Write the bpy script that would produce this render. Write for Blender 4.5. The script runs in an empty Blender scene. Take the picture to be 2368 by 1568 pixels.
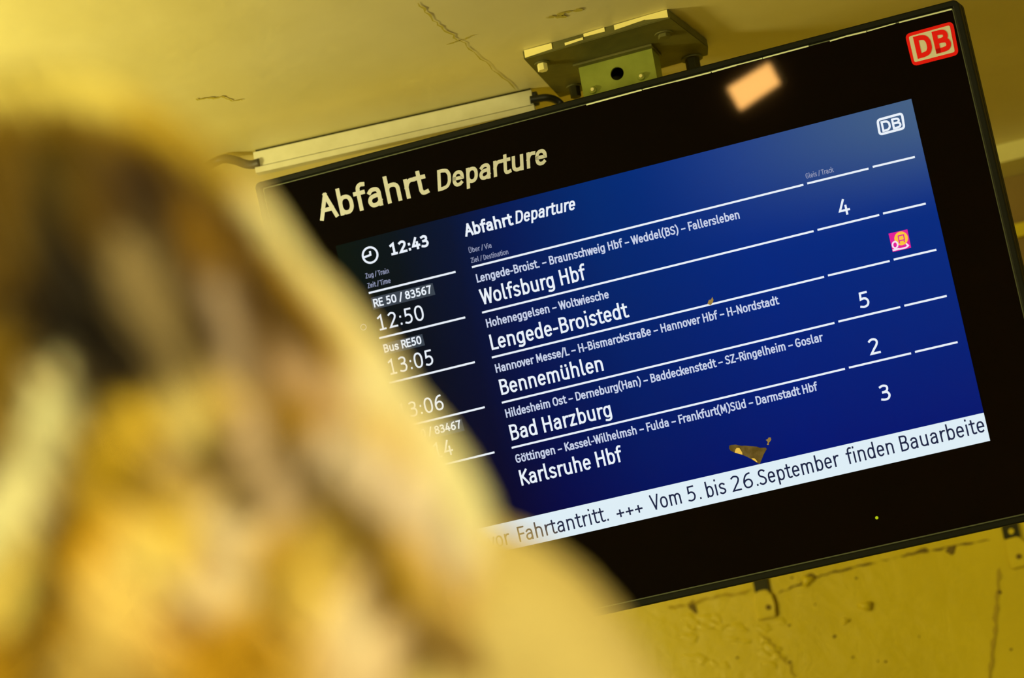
import bpy, bmesh, math, random
from mathutils import Vector, Matrix
R0 = math.radians
random.seed(7)
scene = bpy.context.scene
COL = scene.collection

# ------------------------------------------------------------------ camera
HC = 0.95                                   # lens height above the floor
FPX, CX, CY = 8000.0, 1184.0, 784.0
CAM_R = Vector((0.9372, 0.3105, -0.1586)); CAM_F = Vector((-0.2628, 0.9281, 0.2637))
CAM_R.normalize(); CAM_F = (CAM_F - CAM_R * CAM_F.dot(CAM_R)).normalized()
CAM_U = CAM_R.cross(CAM_F).normalized()
CAM_P = Vector((0, 0, HC))
cd = bpy.data.cameras.new('camera'); cam = bpy.data.objects.new('camera', cd); COL.objects.link(cam)
m3 = Matrix((CAM_R, CAM_U, -CAM_F)).transposed()
cam.matrix_world = Matrix.Translation(CAM_P) @ m3.to_4x4()
cd.sensor_fit = 'HORIZONTAL'; cd.sensor_width = 36.0
cd.lens = FPX / 2368.0 * 36.0
cd.dof.use_dof = True
cd.dof.focus_distance = 5.72
cd.dof.aperture_fstop = 2.9
cd.clip_start = 0.05
scene.camera = cam

# ------------------------------------------------------------------ world, exposure
w = bpy.data.worlds.new('world'); scene.world = w; w.use_nodes = True
w.node_tree.nodes['Background'].inputs[0].default_value = (1.0, 0.82, 0.30, 1)
w.node_tree.nodes['Background'].inputs[1].default_value = 0.05
scene.view_settings.view_transform = 'Standard'
scene.view_settings.look = 'None'
scene.view_settings.exposure = 0.0
scene.view_settings.gamma = 1.0

# ------------------------------------------------------------------ lamps of the hall
WARM = (1.0, 0.90, 0.38)
def area(name, loc, target, size, power, color=WARM, size_y=None):
    ld = bpy.data.lights.new(name, 'AREA'); ld.energy = power; ld.color = color
    ld.shape = 'RECTANGLE'; ld.size = size; ld.size_y = size_y or size
    o = bpy.data.objects.new(name, ld); COL.objects.link(o)
    o.location = loc
    o.rotation_euler = (Vector(target) - Vector(loc)).to_track_quat('-Z', 'Y').to_euler()
    return o
def point(name, loc, r, power, color=WARM):
    ld = bpy.data.lights.new(name, 'POINT'); ld.energy = power; ld.color = color; ld.shadow_soft_size = r
    o = bpy.data.objects.new(name, ld); COL.objects.link(o); o.location = loc
    return o
area('hall_tube_light', (1.3, -0.6, 2.75), (-1.4, 4.5, 1.9), 2.0, 112, size_y=0.4)
point('hall_globe_light', (-3.05, 4.3, 2.44), 0.16, 122)
point('passage_globe_light', (1.6, 5.0, 1.3), 0.2, 13)
area('low_hall_light', (-4.0, 2.2, 0.5), (-2.0, 5.6, 2.3), 1.2, 22)

# ------------------------------------------------------------------ helpers
def ray(x, y):
    return (CAM_F + CAM_R * ((x - CX) / FPX) - CAM_U * ((y - CY) / FPX))
def at_y(x, y, Y):
    d = ray(x, y); return CAM_P + d * (Y / d.y)
def at_z(x, y, Z):
    d = ray(x, y); return CAM_P + d * ((Z - HC) / d.z)

def mat(name, color, rough=0.6, metal=0.0, spec=0.5, emit=None, strength=0.0):
    m = bpy.data.materials.new(name); m.use_nodes = True
    b = m.node_tree.nodes['Principled BSDF']
    b.inputs['Base Color'].default_value = (*color, 1)
    b.inputs['Roughness'].default_value = rough
    b.inputs['Metallic'].default_value = metal
    b.inputs['Specular IOR Level'].default_value = spec
    if emit:
        b.inputs['Emission Color'].default_value = (*emit, 1)
        b.inputs['Emission Strength'].default_value = strength
    return m
def nodes(m):
    nt = m.node_tree
    return nt, nt.nodes['Principled BSDF']
def mottle(m, c1, c2, scale, bump=0.0, bscale=None, bdist=0.01, detail=4, lo=0.35, hi=0.7):
    """two paint tones mixed by noise, and a bump from a second noise"""
    nt, b = nodes(m)
    tc = nt.nodes.new('ShaderNodeTexCoord')
    n = nt.nodes.new('ShaderNodeTexNoise'); n.inputs['Scale'].default_value = scale; n.inputs['Detail'].default_value = detail
    nt.links.new(tc.outputs['Object'], n.inputs['Vector'])
    r = nt.nodes.new('ShaderNodeValToRGB')
    r.color_ramp.elements[0].position = lo; r.color_ramp.elements[0].color = (*c1, 1)
    r.color_ramp.elements[1].position = hi; r.color_ramp.elements[1].color = (*c2, 1)
    nt.links.new(n.outputs['Fac'], r.inputs['Fac']); nt.links.new(r.outputs['Color'], b.inputs['Base Color'])
    if bump:
        n2 = nt.nodes.new('ShaderNodeTexNoise'); n2.inputs['Scale'].default_value = bscale or scale * 4; n2.inputs['Detail'].default_value = 3
        nt.links.new(tc.outputs['Object'], n2.inputs['Vector'])
        bp = nt.nodes.new('ShaderNodeBump'); bp.inputs['Strength'].default_value = bump; bp.inputs['Distance'].default_value = bdist
        nt.links.new(n2.outputs['Fac'], bp.inputs['Height']); nt.links.new(bp.outputs['Normal'], b.inputs['Normal'])
    return m
def lin(r, g, b):
    f = lambda c: (c / 255 / 12.92) if c / 255 <= 0.04045 else ((c / 255 + 0.055) / 1.055) ** 2.4
    return (f(r), f(g), f(b))

def link_mesh(name, verts, faces, m=None, parent=None, smooth=False):
    me = bpy.data.meshes.new(name); me.from_pydata([tuple(v) for v in verts], [], faces); me.update()
    o = bpy.data.objects.new(name, me); COL.objects.link(o)
    if m: me.materials.append(m)
    if smooth:
        for p in me.polygons: p.use_smooth = True
    if parent: o.parent = parent
    return o
def from_bm(name, bm, m=None, parent=None, smooth=False):
    me = bpy.data.meshes.new(name); bmesh.ops.recalc_face_normals(bm, faces=bm.faces); bm.to_mesh(me); bm.free()
    o = bpy.data.objects.new(name, me); COL.objects.link(o)
    if m: me.materials.append(m)
    if smooth:
        for p in me.polygons: p.use_smooth = True
    if parent: o.parent = parent
    return o
def bm_box(bm, x0, x1, y0, y1, z0, z1, bev=0.0, seg=2):
    vs = [bm.verts.new(p) for p in ((x0,y0,z0),(x1,y0,z0),(x1,y1,z0),(x0,y1,z0),(x0,y0,z1),(x1,y0,z1),(x1,y1,z1),(x0,y1,z1))]
    fs = [bm.faces.new([vs[i] for i in f]) for f in ((0,3,2,1),(4,5,6,7),(0,1,5,4),(1,2,6,5),(2,3,7,6),(3,0,4,7))]
    if bev:
        es = list({e for f in fs for e in f.edges})
        bmesh.ops.bevel(bm, geom=es, offset=bev, segments=seg, affect='EDGES', profile=0.5)
def box(name, x0, x1, y0, y1, z0, z1, m, parent=None, bev=0.0, seg=2):
    bm = bmesh.new(); bm_box(bm, x0, x1, y0, y1, z0, z1, bev, seg)
    return from_bm(name, bm, m, parent)
def bm_prism(bm, pts, vec, bev=0.0):
    """closed polygon pts (3-D) pushed along vec"""
    vec = Vector(vec); a = [bm.verts.new(p) for p in pts]; b = [bm.verts.new(Vector(p) + vec) for p in pts]
    fs = [bm.faces.new(a), bm.faces.new(b[::-1])]
    n = len(pts)
    for i in range(n): fs.append(bm.faces.new([a[i], b[i], b[(i+1) % n], a[(i+1) % n]]))
    if bev:
        es = list({e for f in fs for e in f.edges})
        bmesh.ops.bevel(bm, geom=es, offset=bev, segments=2, affect='EDGES')
def prism(name, pts, vec, m, parent=None, bev=0.0):
    bm = bmesh.new(); bm_prism(bm, pts, vec, bev)
    return from_bm(name, bm, m, parent)
def tube_data(path, radii, seg=10, flat=None):
    """verts and faces of a tube along path; flat = (axis, factor) squashes the section"""
    V, F = [], []
    n = len(path); path = [Vector(p) for p in path]
    up = Vector((0.13, 0.2, 0.97))
    prev = None
    for i, p in enumerate(path):
        t = (path[min(i+1, n-1)] - path[max(i-1, 0)])
        t = t.normalized() if t.length > 1e-9 else Vector((0, 0, 1))
        a = (prev if prev is not None else up.orthogonal())
        a = (a - t * a.dot(t))
        if a.length < 1e-6: a = t.orthogonal()
        a.normalize(); prev = a; b = t.cross(a)
        r = radii[i] if isinstance(radii, (list, tuple)) else radii
        for k in range(seg):
            th = 2 * math.pi * k / seg
            V.append(p + (a * math.cos(th) + b * math.sin(th)) * r)
    for i in range(n - 1):
        for k in range(seg):
            F.append((i*seg+k, i*seg+(k+1) % seg, (i+1)*seg+(k+1) % seg, (i+1)*seg+k))
    F.append(tuple(range(seg))[::-1]); F.append(tuple(range((n-1)*seg, n*seg)))
    return V, F
def spline(pts, n=10):
    pts = [Vector(p) for p in pts]; out = []
    for i in range(len(pts) - 1):
        p0, p1, p2, p3 = pts[max(i-1, 0)], pts[i], pts[i+1], pts[min(i+2, len(pts)-1)]
        for k in range(n):
            t = k / n
            out.append(0.5 * ((2*p1) + (p2-p0)*t + (2*p0-5*p1+4*p2-p3)*t*t + (3*p1-p0-3*p2+p3)*t*t*t))
    out.append(pts[-1]); return out
def empty(name, loc=(0, 0, 0), label=None, cat=None, group=None):
    o = bpy.data.objects.new(name, None); COL.objects.link(o); o.location = loc; o.empty_display_size = 0.1
    tag(o, label, cat, group); return o
def tag(o, label=None, cat=None, group=None, kind=None):
    if label: o['label'] = label
    if cat: o['category'] = cat
    if group: o['group'] = group
    if kind: o['kind'] = kind
    return o

# ------------------------------------------------------------------ materials
CEIL = mottle(mat('ceiling_paint', (0.8, 0.66, 0.14), 0.42, spec=0.35), (0.73, 0.64, 0.26), (0.83, 0.74, 0.35), 2.2, 0.10, 9, 0.02)
WALL = mottle(mat('wall_paint', (0.74, 0.56, 0.02), 0.40, spec=0.3), (0.56, 0.435, 0.005), (0.63, 0.495, 0.010), 5, 0.35, 26, 0.006)
CRACK = mat('crack_dark', (0.15, 0.10, 0.006), 0.9)
CRACKSOFT = mat('crack_soft', (0.56, 0.46, 0.05), 0.9)
CRACKWALL = mat('crack_wall', (0.40, 0.29, 0.008), 0.9)
DUCT = mottle(mat('cream_paint', (0.80, 0.74, 0.26), 0.45), (0.76, 0.69, 0.22), (0.84, 0.78, 0.30), 8)
TRUNK = mottle(mat('trunking_plastic', (0.84, 0.80, 0.46), 0.4), (0.58, 0.55, 0.36), (0.64, 0.61, 0.42), 30, 0.05, 60, 0.002)
BLACK = mat('black_rubber', (0.012, 0.012, 0.008), 0.5)
FRAME = mat('frame_black', (0.006, 0.007, 0.004), 0.5, spec=0.16)
GLASS = mat('black_glass', (0.002, 0.002, 0.002), 0.03, spec=0.5)
GEDGE = mat('glass_edge', (0.20, 0.22, 0.14), 0.2, spec=0.5)
STEEL = mottle(mat('olive_steel', (0.30, 0.33, 0.05), 0.42, 0.3), (0.24, 0.28, 0.035), (0.34, 0.38, 0.06), 18, 0.1, 50, 0.002)
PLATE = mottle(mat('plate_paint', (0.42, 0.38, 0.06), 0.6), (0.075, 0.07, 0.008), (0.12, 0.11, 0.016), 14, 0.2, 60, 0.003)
CHIP = mat('bare_paint', (0.85, 0.76, 0.30), 0.5)
DARKST = mat('dark_steel', (0.030, 0.027, 0.004), 0.6, 0.1, spec=0.2)
CREAMPRINT = mat('cream_print', (0.54, 0.56, 0.66), 0.5, spec=0.2)
RED = mat('signal_red', (0.92, 0.004, 0.002), 0.45, spec=0.2)

# ------------------------------------------------------------------ setting
ZC = HC + 2.006
YW = 6.642
floor = box('floor', -5.5, 4.0, -5.0, YW + 0.2, -0.15, 0.0, mottle(mat('stone_floor', (0.30, 0.26, 0.16), 0.5), (0.12, 0.10, 0.06), (0.16, 0.14, 0.09), 6)); tag(floor, kind='structure')
ceiling = box('ceiling', -5.5, 4.0, -5.0, YW + 0.2, ZC, ZC + 0.2, CEIL); tag(ceiling, kind='structure')
wall_back = box('wall_back', -5.5, 4.0, YW, YW + 0.2, 0, ZC, WALL); tag(wall_back, kind='structure')
for nm, x0, x1 in (('wall_left', -5.7, -5.5), ('wall_right', 4.0, 4.2)):
    tag(box(nm, x0, x1, -5.0, YW + 0.2, 0, ZC, WALL), kind='structure')
tag(box('wall_front', -5.5, 4.0, -5.2, -5.0, 0, ZC, mat('far_wall_brown', (0.45, 0.22, 0.07), 0.7)), kind='structure')

# cornice duct along the ceiling edge
bm = bmesh.new()
bm_box(bm, -5.5, 4.0, 6.530, YW, HC + 1.968, ZC, 0.002)
trim = from_bm('trim_1', bm, DUCT); tag(trim, kind='structure')
# board on the wall beneath it, with a dark gap below
bm = bmesh.new(); bm_box(bm, -0.86, 4.0, YW - 0.022, YW, HC + 1.838, HC + 1.866, 0.002)
trim2 = from_bm('trim_2', bm, WALL); tag(trim2, kind='structure')

bm = bmesh.new(); bm_box(bm, -0.95, 4.0, YW - 0.005, YW, HC + 1.66, HC + 1.9675, 0.0)
trim3 = from_bm('trim_3', bm, mottle(mat('brown_board', (0.2, 0.12, 0.01), 0.6), (0.17, 0.10, 0.006), (0.24, 0.15, 0.012), 6)); tag(trim3, kind='structure')
def ribbon(name, pts, width, off, m, parent, jitter=0.3):
    """irregular narrow strip laid on a surface: pts 3-D, off = outward normal*distance"""
    P = [Vector(p) for p in pts]; off = Vector(off); V = []; F = []
    n = off.normalized(); random.seed(hash(name) % 1000 + len(pts)) if False else None
    for i, p in enumerate(P):
        t = (P[min(i+1, len(P)-1)] - P[max(i-1, 0)]).normalized(); s = t.cross(n).normalized()
        wv = width * (0.5 + jitter * (random.random() - 0.5) * 2) * (0.35 if i in (0, len(P)-1) else 1)
        V += [p + off + s * wv, p + off - s * wv]
    for i in range(len(P)-1): F.append((2*i, 2*i+1, 2*i+3, 2*i+2))
    return link_mesh(name, V, F, m, parent)
# cracks in the ceiling paint
def zpts(px): return [at_z(x, y, ZC) for x, y in px]
def wig(pts, n=6, amp=0.004, axis=(0, 0, 1)):
    out = []
    for a, b in zip(pts[:-1], pts[1:]):
        a, b = Vector(a), Vector(b); s = (b - a).normalized().cross(Vector(axis))
        for k in range(n): out.append(a.lerp(b, k / n) + s * amp * (random.random() - 0.5) * 2)
    out.append(Vector(pts[-1])); return out
ribbon('ceiling_crack', wig(zpts([(968, 5), (1005, 45), (1040, 75), (1078, 104)])), 0.0035, (0, 0, -0.0015), CRACKSOFT, ceiling)
ribbon('ceiling_crack', wig(zpts([(1078, 104), (1130, 150), (1192, 206)])), 0.002, (0, 0, -0.0015), CRACKSOFT, ceiling)
ribbon('ceiling_crack', wig(zpts([(1033, 102), (1062, 93), (1098, 80)])), 0.004, (0, 0, -0.0015), CRACKSOFT, ceiling)
ribbon('ceiling_crack', wig(zpts([(452, 228), (490, 226), (520, 222), (535, 231), (560, 230)])), 0.005, (0, 0, -0.0015), CRACKSOFT, ceiling)
ribbon('ceiling_crack', wig(zpts([(1262, 40), (1300, 30), (1345, 18)])), 0.009, (0, 0, -0.0015), CRACKSOFT, ceiling, 0.5)
ribbon('ceiling_crack', wig(zpts([(1272, 36), (1310, 38)])), 0.006, (0, 0, -0.0015), CRACKSOFT, ceiling, 0.5)
# seams, chips and blisters in the wall paint
def ypts(px, Y=YW): return [at_y(x, y, Y) for x, y in px]
ON = (0, -0.0015, 0)
ribbon('paint_crack', wig(ypts([(1545, 1408), (1600, 1394), (1680, 1378), (1742, 1363)]), 7, 0.003, (0, 1, 0)), 0.004, ON, CRACKWALL, wall_back, 0.5)
ribbon('paint_crack', wig(ypts([(1800, 1372), (1850, 1352), (1900, 1332), (1975, 1311), (2060, 1293), (2130, 1277), (2210, 1262), (2290, 1249)]), 7, 0.002, (0, 1, 0)), 0.0024, ON, CRACK, wall_back, 0.6)
ribbon('paint_crack', wig(ypts([(2311, 1315), (2308, 1370), (2302, 1430), (2297, 1500), (2290, 1568), (2286, 1620)]), 5, 0.002, (0, 1, 0)), 0.007, ON, CRACKWALL, wall_back, 0.3)
ribbon('paint_crack', wig(ypts([(1757, 1462), (1790, 1492), (1822, 1530), (1840, 1568)]), 5, 0.006, (0, 1, 0)), 0.003, ON, CRACKWALL, wall_back, 0.6)
def blot(name, x, y, rx, ry, m, ang=0.0, h=0.0, parent=wall_back):
    c = at_y(x, y, YW); bm = bmesh.new()
    bmesh.ops.create_uvsphere(bm, u_segments=12, v_segments=8, radius=1.0)
    for v in bm.verts:
        k = 1 + 0.22 * math.sin(3 * math.atan2(v.co.z, v.co.x) + x)
        px_, pz_ = v.co.x * rx * k, v.co.z * ry * k
        v.co = Vector((px_ * math.cos(ang) - pz_ * math.sin(ang), v.co.y * (h or 0.002), px_ * math.sin(ang) + pz_ * math.cos(ang))) + c
    return from_bm(name, bm, m, parent, smooth=True)
blot('chipped_spot', 1602, 1403, 0.008, 0.014, CRACK, 0.3)
blot('chipped_spot', 1870, 1336, 0.016, 0.006, CRACK, 0.2)
blot('chipped_spot', 2200, 1272, 0.011, 0.008, CRACK, 0.5)
blot('chipped_spot', 2128, 1275, 0.018, 0.004, CRACK, 0.1)
for x, y, r in ((1930,1472,.004),(1825,1446,.003),(1972,1520,.003),(2048,1530,.003),(2030,1529,.002),(1831,1336,.003),(1980,1337,.003),(1845,1353,.003),(2310,1370,.006),(2338,1502,.003),(1826,1531,.004),(1885,1398,.002),(2125,1472,.002),(1705,1521,.003)):
    blot('paint_speck', x, y, r, r * 0.7, CRACK, 0.2)
blot('paint_blister', 2003, 1402, 0.016, 0.009, WALL, -0.2, 0.012)
blot('paint_blister', 1955, 1436, 0.010, 0.006, WALL, -0.2, 0.006)
blot('paint_blister', 1868, 1343, 0.014, 0.010, WALL, 0.2, 0.010)
for i in range(26):
    x, y = 1590 + random.random() * 260, 1420 + random.random() * 120
    blot('paint_blister', x, y, 0.010 + random.random() * 0.012, 0.004 + random.random() * 0.005, WALL, -0.6 + random.random() * 0.5, 0.0012)

# ------------------------------------------------------------------ stroke lettering (one skeleton alphabet for every text)
def arc(cx, cy, rx, ry, a0, a1, n=None, p=2.35):
    n = n or max(4, int(abs(a1 - a0) / 14)); out = []
    for i in range(n + 1):
        a = R0(a0 + (a1 - a0) * i / n); c, s = math.cos(a), math.sin(a)
        out.append((cx + rx * math.copysign(abs(c) ** (2 / p), c), cy + ry * math.copysign(abs(s) ** (2 / p), s)))
    return out
def smo(pts, n=6):
    return [(v.x, v.y) for v in spline([(x, y, 0) for x, y in pts], n)]
X = 0.70; AS = 1.05; DE = -0.27
def bowl(b, x0=0.0): return arc(x0 + b/2, X/2, b/2, X/2, 0, 360, 28)
def archn(x0, b): return [(x0, 0.40)] + arc(x0 + b/2, X - 0.24, b/2, 0.24, 172, 0, 9) + [(x0 + b, 0)]
def dots(b): return [[(b*0.12, 0.93), (b*0.12, 0.95)], [(b*0.88, 0.93), (b*0.88, 0.95)]]
def G(ch):
    """skeleton strokes, skeleton width, left and right bearing class (s straight, r round, d diagonal)"""
    o = {}
    if ch == 'a': return [smo([(0.04, 0.60), (0.10, 0.675), (0.20, X), (0.30, 0.66), (0.345, 0.54), (0.345, 0.42)]) + [(0.345, 0)], [(0.345, 0.42), (0.20, 0.415)] + smo([(0.20, 0.415), (0.06, 0.36), (0.0, 0.20), (0.05, 0.04), (0.15, 0.0), (0.27, 0.05), (0.345, 0.16)])], 0.345, 'rs'
    if ch == 'b': return [[(0, 0), (0, AS)], bowl(0.37)], 0.37, 'sr'
    if ch == 'c': return [arc(0.185, X/2, 0.185, X/2, 42, 318, 20)], 0.32, 'rd'
    if ch == 'd': return [[(0.37, 0), (0.37, AS)], bowl(0.37)], 0.37, 'rs'
    if ch == 'e': return [[(0.0, 0.36), (0.365, 0.36)] + arc(0.1825, X/2, 0.1825, X/2, 4, 310, 22)], 0.365, 'rr'
    if ch == 'f': return [smo([(0.33, AS), (0.24, AS + .01), (0.155, 0.97), (0.13, 0.82)]) + [(0.13, 0)], [(0.02, X), (0.29, X)]], 0.30, 'dd'
    if ch == 'g': return [bowl(0.37), [(0.37, X), (0.37, -0.05)] + smo([(0.37, -0.05), (0.33, -0.20), (0.20, DE), (0.04, -0.24)])], 0.37, 'rs'
    if ch == 'h': return [[(0, 0), (0, AS)], archn(0, 0.36)], 0.36, 'ss'
    if ch == 'i': return [[(0, 0), (0, X)], [(0, 1.03), (0, 1.06)]], 0.0, 'ss'
    if ch == 'k': return [[(0, 0), (0, AS)], [(0.34, X), (0.03, 0.33)], [(0.12, 0.43), (0.36, 0)]], 0.35, 'sd'
    if ch == 'l': return [[(0, AS), (0, 0.12)] + smo([(0, 0.12), (0.03, 0.01), (0.10, 0.0)], 4)], 0.06, 'ss'
    if ch == 'm': return [[(0, 0), (0, X)], archn(0, 0.32), archn(0.32, 0.32)], 0.64, 'ss'
    if ch == 'n': return [[(0, 0), (0, X)], archn(0, 0.36)], 0.36, 'ss'
    if ch == 'o': return [bowl(0.39)], 0.39, 'rr'
    if ch == 'p': return [[(0, DE), (0, X)], bowl(0.37)], 0.37, 'sr'
    if ch == 'r': return [[(0, 0), (0, X)], [(0, 0.42)] + smo([(0, 0.42), (0.06, 0.60), (0.15, 0.69), (0.25, 0.69)])], 0.22, 'sd'
    if ch == 's': return [smo([(0.31, 0.62), (0.24, 0.685), (0.15, X), (0.04, 0.64), (0.01, 0.53), (0.06, 0.42), (0.16, 0.355), (0.27, 0.29), (0.325, 0.18), (0.29, 0.06), (0.17, 0.0), (0.08, 0.01), (0.0, 0.07)])], 0.325, 'rr'
    if ch == 't': return [[(0.12, 0.92), (0.12, 0.14)] + smo([(0.12, 0.14), (0.16, 0.02), (0.24, 0.0), (0.31, 0.02)], 4), [(0.0, X), (0.28, X)]], 0.29, 'dd'
    if ch == 'u': return [[(0, X), (0, 0.24)] + arc(0.18, 0.24, 0.18, 0.24, 180, 352, 9) + [(0.36, 0.30)], [(0.36, 0), (0.36, X)]], 0.36, 'ss'
    if ch == 'v': return [[(0, X), (0.19, 0)], [(0.38, X), (0.19, 0)]], 0.38, 'dd'
    if ch == 'w': return [[(0, X), (0.14, 0)], [(0.28, X), (0.14, 0)], [(0.28, X), (0.42, 0)], [(0.56, X), (0.42, 0)]], 0.56, 'dd'
    if ch == 'z': return [[(0.02, X), (0.32, X)], [(0.32, X), (0.01, 0)], [(0.01, 0), (0.33, 0)]], 0.33, 'rr'
    if ch in 'äöü':
        s, b, c = G({'ä': 'a', 'ö': 'o', 'ü': 'u'}[ch]); return s + dots(b), b, c
    if ch == 'Ü':
        s, b, c = G('U'); return s + [[(b*.22, 1.2), (b*.22, 1.22)], [(b*.78, 1.2), (b*.78, 1.22)]], b, c
    if ch == 'ß': return [[(0, 0), (0, 0.80)] + smo([(0, 0.80), (0.03, 0.98), (0.15, AS), (0.28, 0.97), (0.30, 0.84), (0.22, 0.70), (0.17, 0.60), (0.22, 0.48), (0.34, 0.34), (0.38, 0.20), (0.34, 0.06), (0.22, 0.0), (0.13, 0.02)])], 0.37, 'sr'
    if ch == 'A': return [[(0, 0), (0.25, 1)], [(0.50, 0), (0.25, 1)], [(0.09, 0.34), (0.41, 0.34)]], 0.50, 'dd'
    if ch == 'B': return [[(0, 0), (0, 1)], [(0, 1), (0.18, 1)] + smo([(0.18, 1), (0.32, 0.95), (0.37, 0.78), (0.32, 0.60), (0.18, 0.535)]) + [(0, 0.535)], [(0.18, 0.535)] + smo([(0.18, 0.535), (0.35, 0.48), (0.415, 0.27), (0.35, 0.06), (0.18, 0)]) + [(0, 0)]], 0.41, 'sr'
    if ch == 'D': return [[(0, 0), (0, 1)], [(0, 1), (0.15, 1)] + smo([(0.15, 1), (0.34, 0.93), (0.44, 0.72), (0.455, 0.5), (0.44, 0.28), (0.34, 0.07), (0.15, 0)]) + [(0, 0)]], 0.455, 'sr'
    if ch == 'E': return [[(0.34, 1), (0, 1), (0, 0), (0.35, 0)], [(0, 0.53), (0.30, 0.53)]], 0.35, 'sr'
    if ch == 'F': return [[(0.34, 1), (0, 1), (0, 0)], [(0, 0.51), (0.30, 0.51)]], 0.32, 'sd'
    if ch == 'G': return [arc(0.24, 0.5, 0.24, 0.5, 48, 300, 18) + smo([(0.36, 0.05), (0.44, 0.12)], 2) + [(0.44, 0.46), (0.25, 0.46)]], 0.45, 'rs'
    if ch == 'H': return [[(0, 0), (0, 1)], [(0.44, 0), (0.44, 1)], [(0, 0.53), (0.44, 0.53)]], 0.44, 'ss'
    if ch == 'K': return [[(0, 0), (0, 1)], [(0.40, 1), (0.02, 0.47)], [(0.11, 0.58), (0.43, 0)]], 0.42, 'sd'
    if ch == 'L': return [[(0, 1), (0, 0), (0.34, 0)]], 0.33, 'sd'
    if ch == 'M': return [[(0, 0), (0.03, 1)], [(0.03, 1), (0.27, 0.25)], [(0.51, 1), (0.27, 0.25)], [(0.54, 0), (0.51, 1)]], 0.54, 'ss'
    if ch == 'N': return [[(0, 0), (0, 1)], [(0, 1), (0.44, 0)], [(0.44, 0), (0.44, 1)]], 0.44, 'ss'
    if ch == 'O': return [arc(0.255, 0.5, 0.255, 0.5, 0, 360, 30)], 0.51, 'rr'
    if ch == 'R': return [[(0, 0), (0, 1)], [(0, 1), (0.18, 1)] + smo([(0.18, 1), (0.34, 0.95), (0.39, 0.75), (0.33, 0.56), (0.18, 0.49)]) + [(0, 0.49)], [(0.22, 0.48), (0.42, 0)]], 0.41, 'sd'
    if ch == 'S': return [smo([(0.375, 0.91), (0.29, 0.98), (0.19, 1.0), (0.06, 0.93), (0.015, 0.77), (0.07, 0.61), (0.20, 0.52), (0.33, 0.42), (0.39, 0.26), (0.34, 0.08), (0.20, 0.0), (0.10, 0.01), (0.0, 0.09)])], 0.39, 'rr'
    if ch == 'T': return [[(0, 1), (0.44, 1)], [(0.22, 1), (0.22, 0)]], 0.44, 'dd'
    if ch == 'U': return [[(0, 1), (0, 0.26)] + arc(0.215, 0.26, 0.215, 0.26, 180, 360, 12) + [(0.43, 1)]], 0.43, 'ss'
    if ch == 'V': return [[(0, 1), (0.235, 0)], [(0.47, 1), (0.235, 0)]], 0.47, 'dd'
    if ch == 'W': return [[(0, 1), (0.18, 0)], [(0.36, 0.98), (0.18, 0)], [(0.36, 0.98), (0.54, 0)], [(0.72, 1), (0.54, 0)]], 0.72, 'dd'
    if ch == 'Z': return [[(0.02, 1), (0.40, 1)], [(0.40, 1), (0.0, 0)], [(0.0, 0), (0.42, 0)]], 0.41, 'rr'
    if ch == '0': return [arc(0.205, 0.5, 0.205, 0.5, 0, 360, 30)], 0.41, 'rr'
    if ch == '1': return [[(0.03, 0.86), (0.20, 1), (0.20, 0)], [(0.05, 0), (0.35, 0)]], 0.41, 'rr'
    if ch == '2': return [smo([(0.03, 0.90), (0.11, 0.98), (0.20, 1.0), (0.33, 0.93), (0.37, 0.75), (0.31, 0.54), (0.19, 0.33), (0.02, 0.0)]) + [(0.40, 0)]], 0.41, 'rr'
    if ch == '3': return [smo([(0.04, 0.94), (0.17, 1.0), (0.31, 0.93), (0.345, 0.78), (0.29, 0.60), (0.13, 0.535)]), smo([(0.13, 0.535), (0.31, 0.48), (0.38, 0.28), (0.31, 0.06), (0.16, 0.0), (0.02, 0.05)])], 0.40, 'rr'
    if ch == '4': return [[(0.23, 1), (0.0, 0.27), (0.42, 0.27)], [(0.30, 0.56), (0.30, 0)]], 0.41, 'rr'
    if ch == '5': return [[(0.35, 1), (0.08, 1), (0.06, 0.56)] + smo([(0.06, 0.56), (0.18, 0.60), (0.31, 0.53), (0.37, 0.31), (0.31, 0.08), (0.16, 0.0), (0.02, 0.05)])], 0.40, 'rr'
    if ch == '6': return [smo([(0.34, 0.99), (0.21, 0.95), (0.09, 0.78), (0.01, 0.48), (0.01, 0.27), (0.07, 0.06), (0.205, 0.0), (0.34, 0.07), (0.40, 0.28), (0.34, 0.50), (0.21, 0.57), (0.08, 0.50), (0.015, 0.38)])], 0.40, 'rr'
    if ch == '7': return [[(0.02, 1), (0.39, 1)] + smo([(0.39, 1), (0.25, 0.55), (0.15, 0)])], 0.40, 'rr'
    if ch == '8': return [smo([(0.205, 0.54), (0.07, 0.63), (0.03, 0.79), (0.08, 0.94), (0.205, 1.0), (0.33, 0.94), (0.38, 0.79), (0.34, 0.63), (0.205, 0.54), (0.06, 0.44), (0.0, 0.26), (0.06, 0.06), (0.205, 0.0), (0.35, 0.06), (0.41, 0.26), (0.35, 0.44), (0.205, 0.54)])], 0.41, 'rr'
    if ch == ':': return [[(0.0, 0.05), (0.0, 0.07)], [(0.0, 0.57), (0.0, 0.59)]], 0.0, 'ss'
    if ch == '.': return [[(0.0, 0.01), (0.0, 0.03)]], 0.0, 'ss'
    if ch == '-': return [[(0.0, 0.36), (0.20, 0.36)]], 0.20, 'rr'
    if ch == '–': return [[(0.0, 0.37), (0.36, 0.37)]], 0.36, 'rr'
    if ch == '/': return [[(0.0, -0.10), (0.30, 1.05)]], 0.30, 'dd'
    if ch == '+': return [[(0.0, 0.40), (0.40, 0.40)], [(0.20, 0.18), (0.20, 0.62)]], 0.40, 'rr'
    if ch == '(': return [smo([(0.17, 1.12), (0.04, 0.80), (0.0, 0.44), (0.04, 0.08), (0.17, -0.22)])], 0.17, 'rr'
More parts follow.
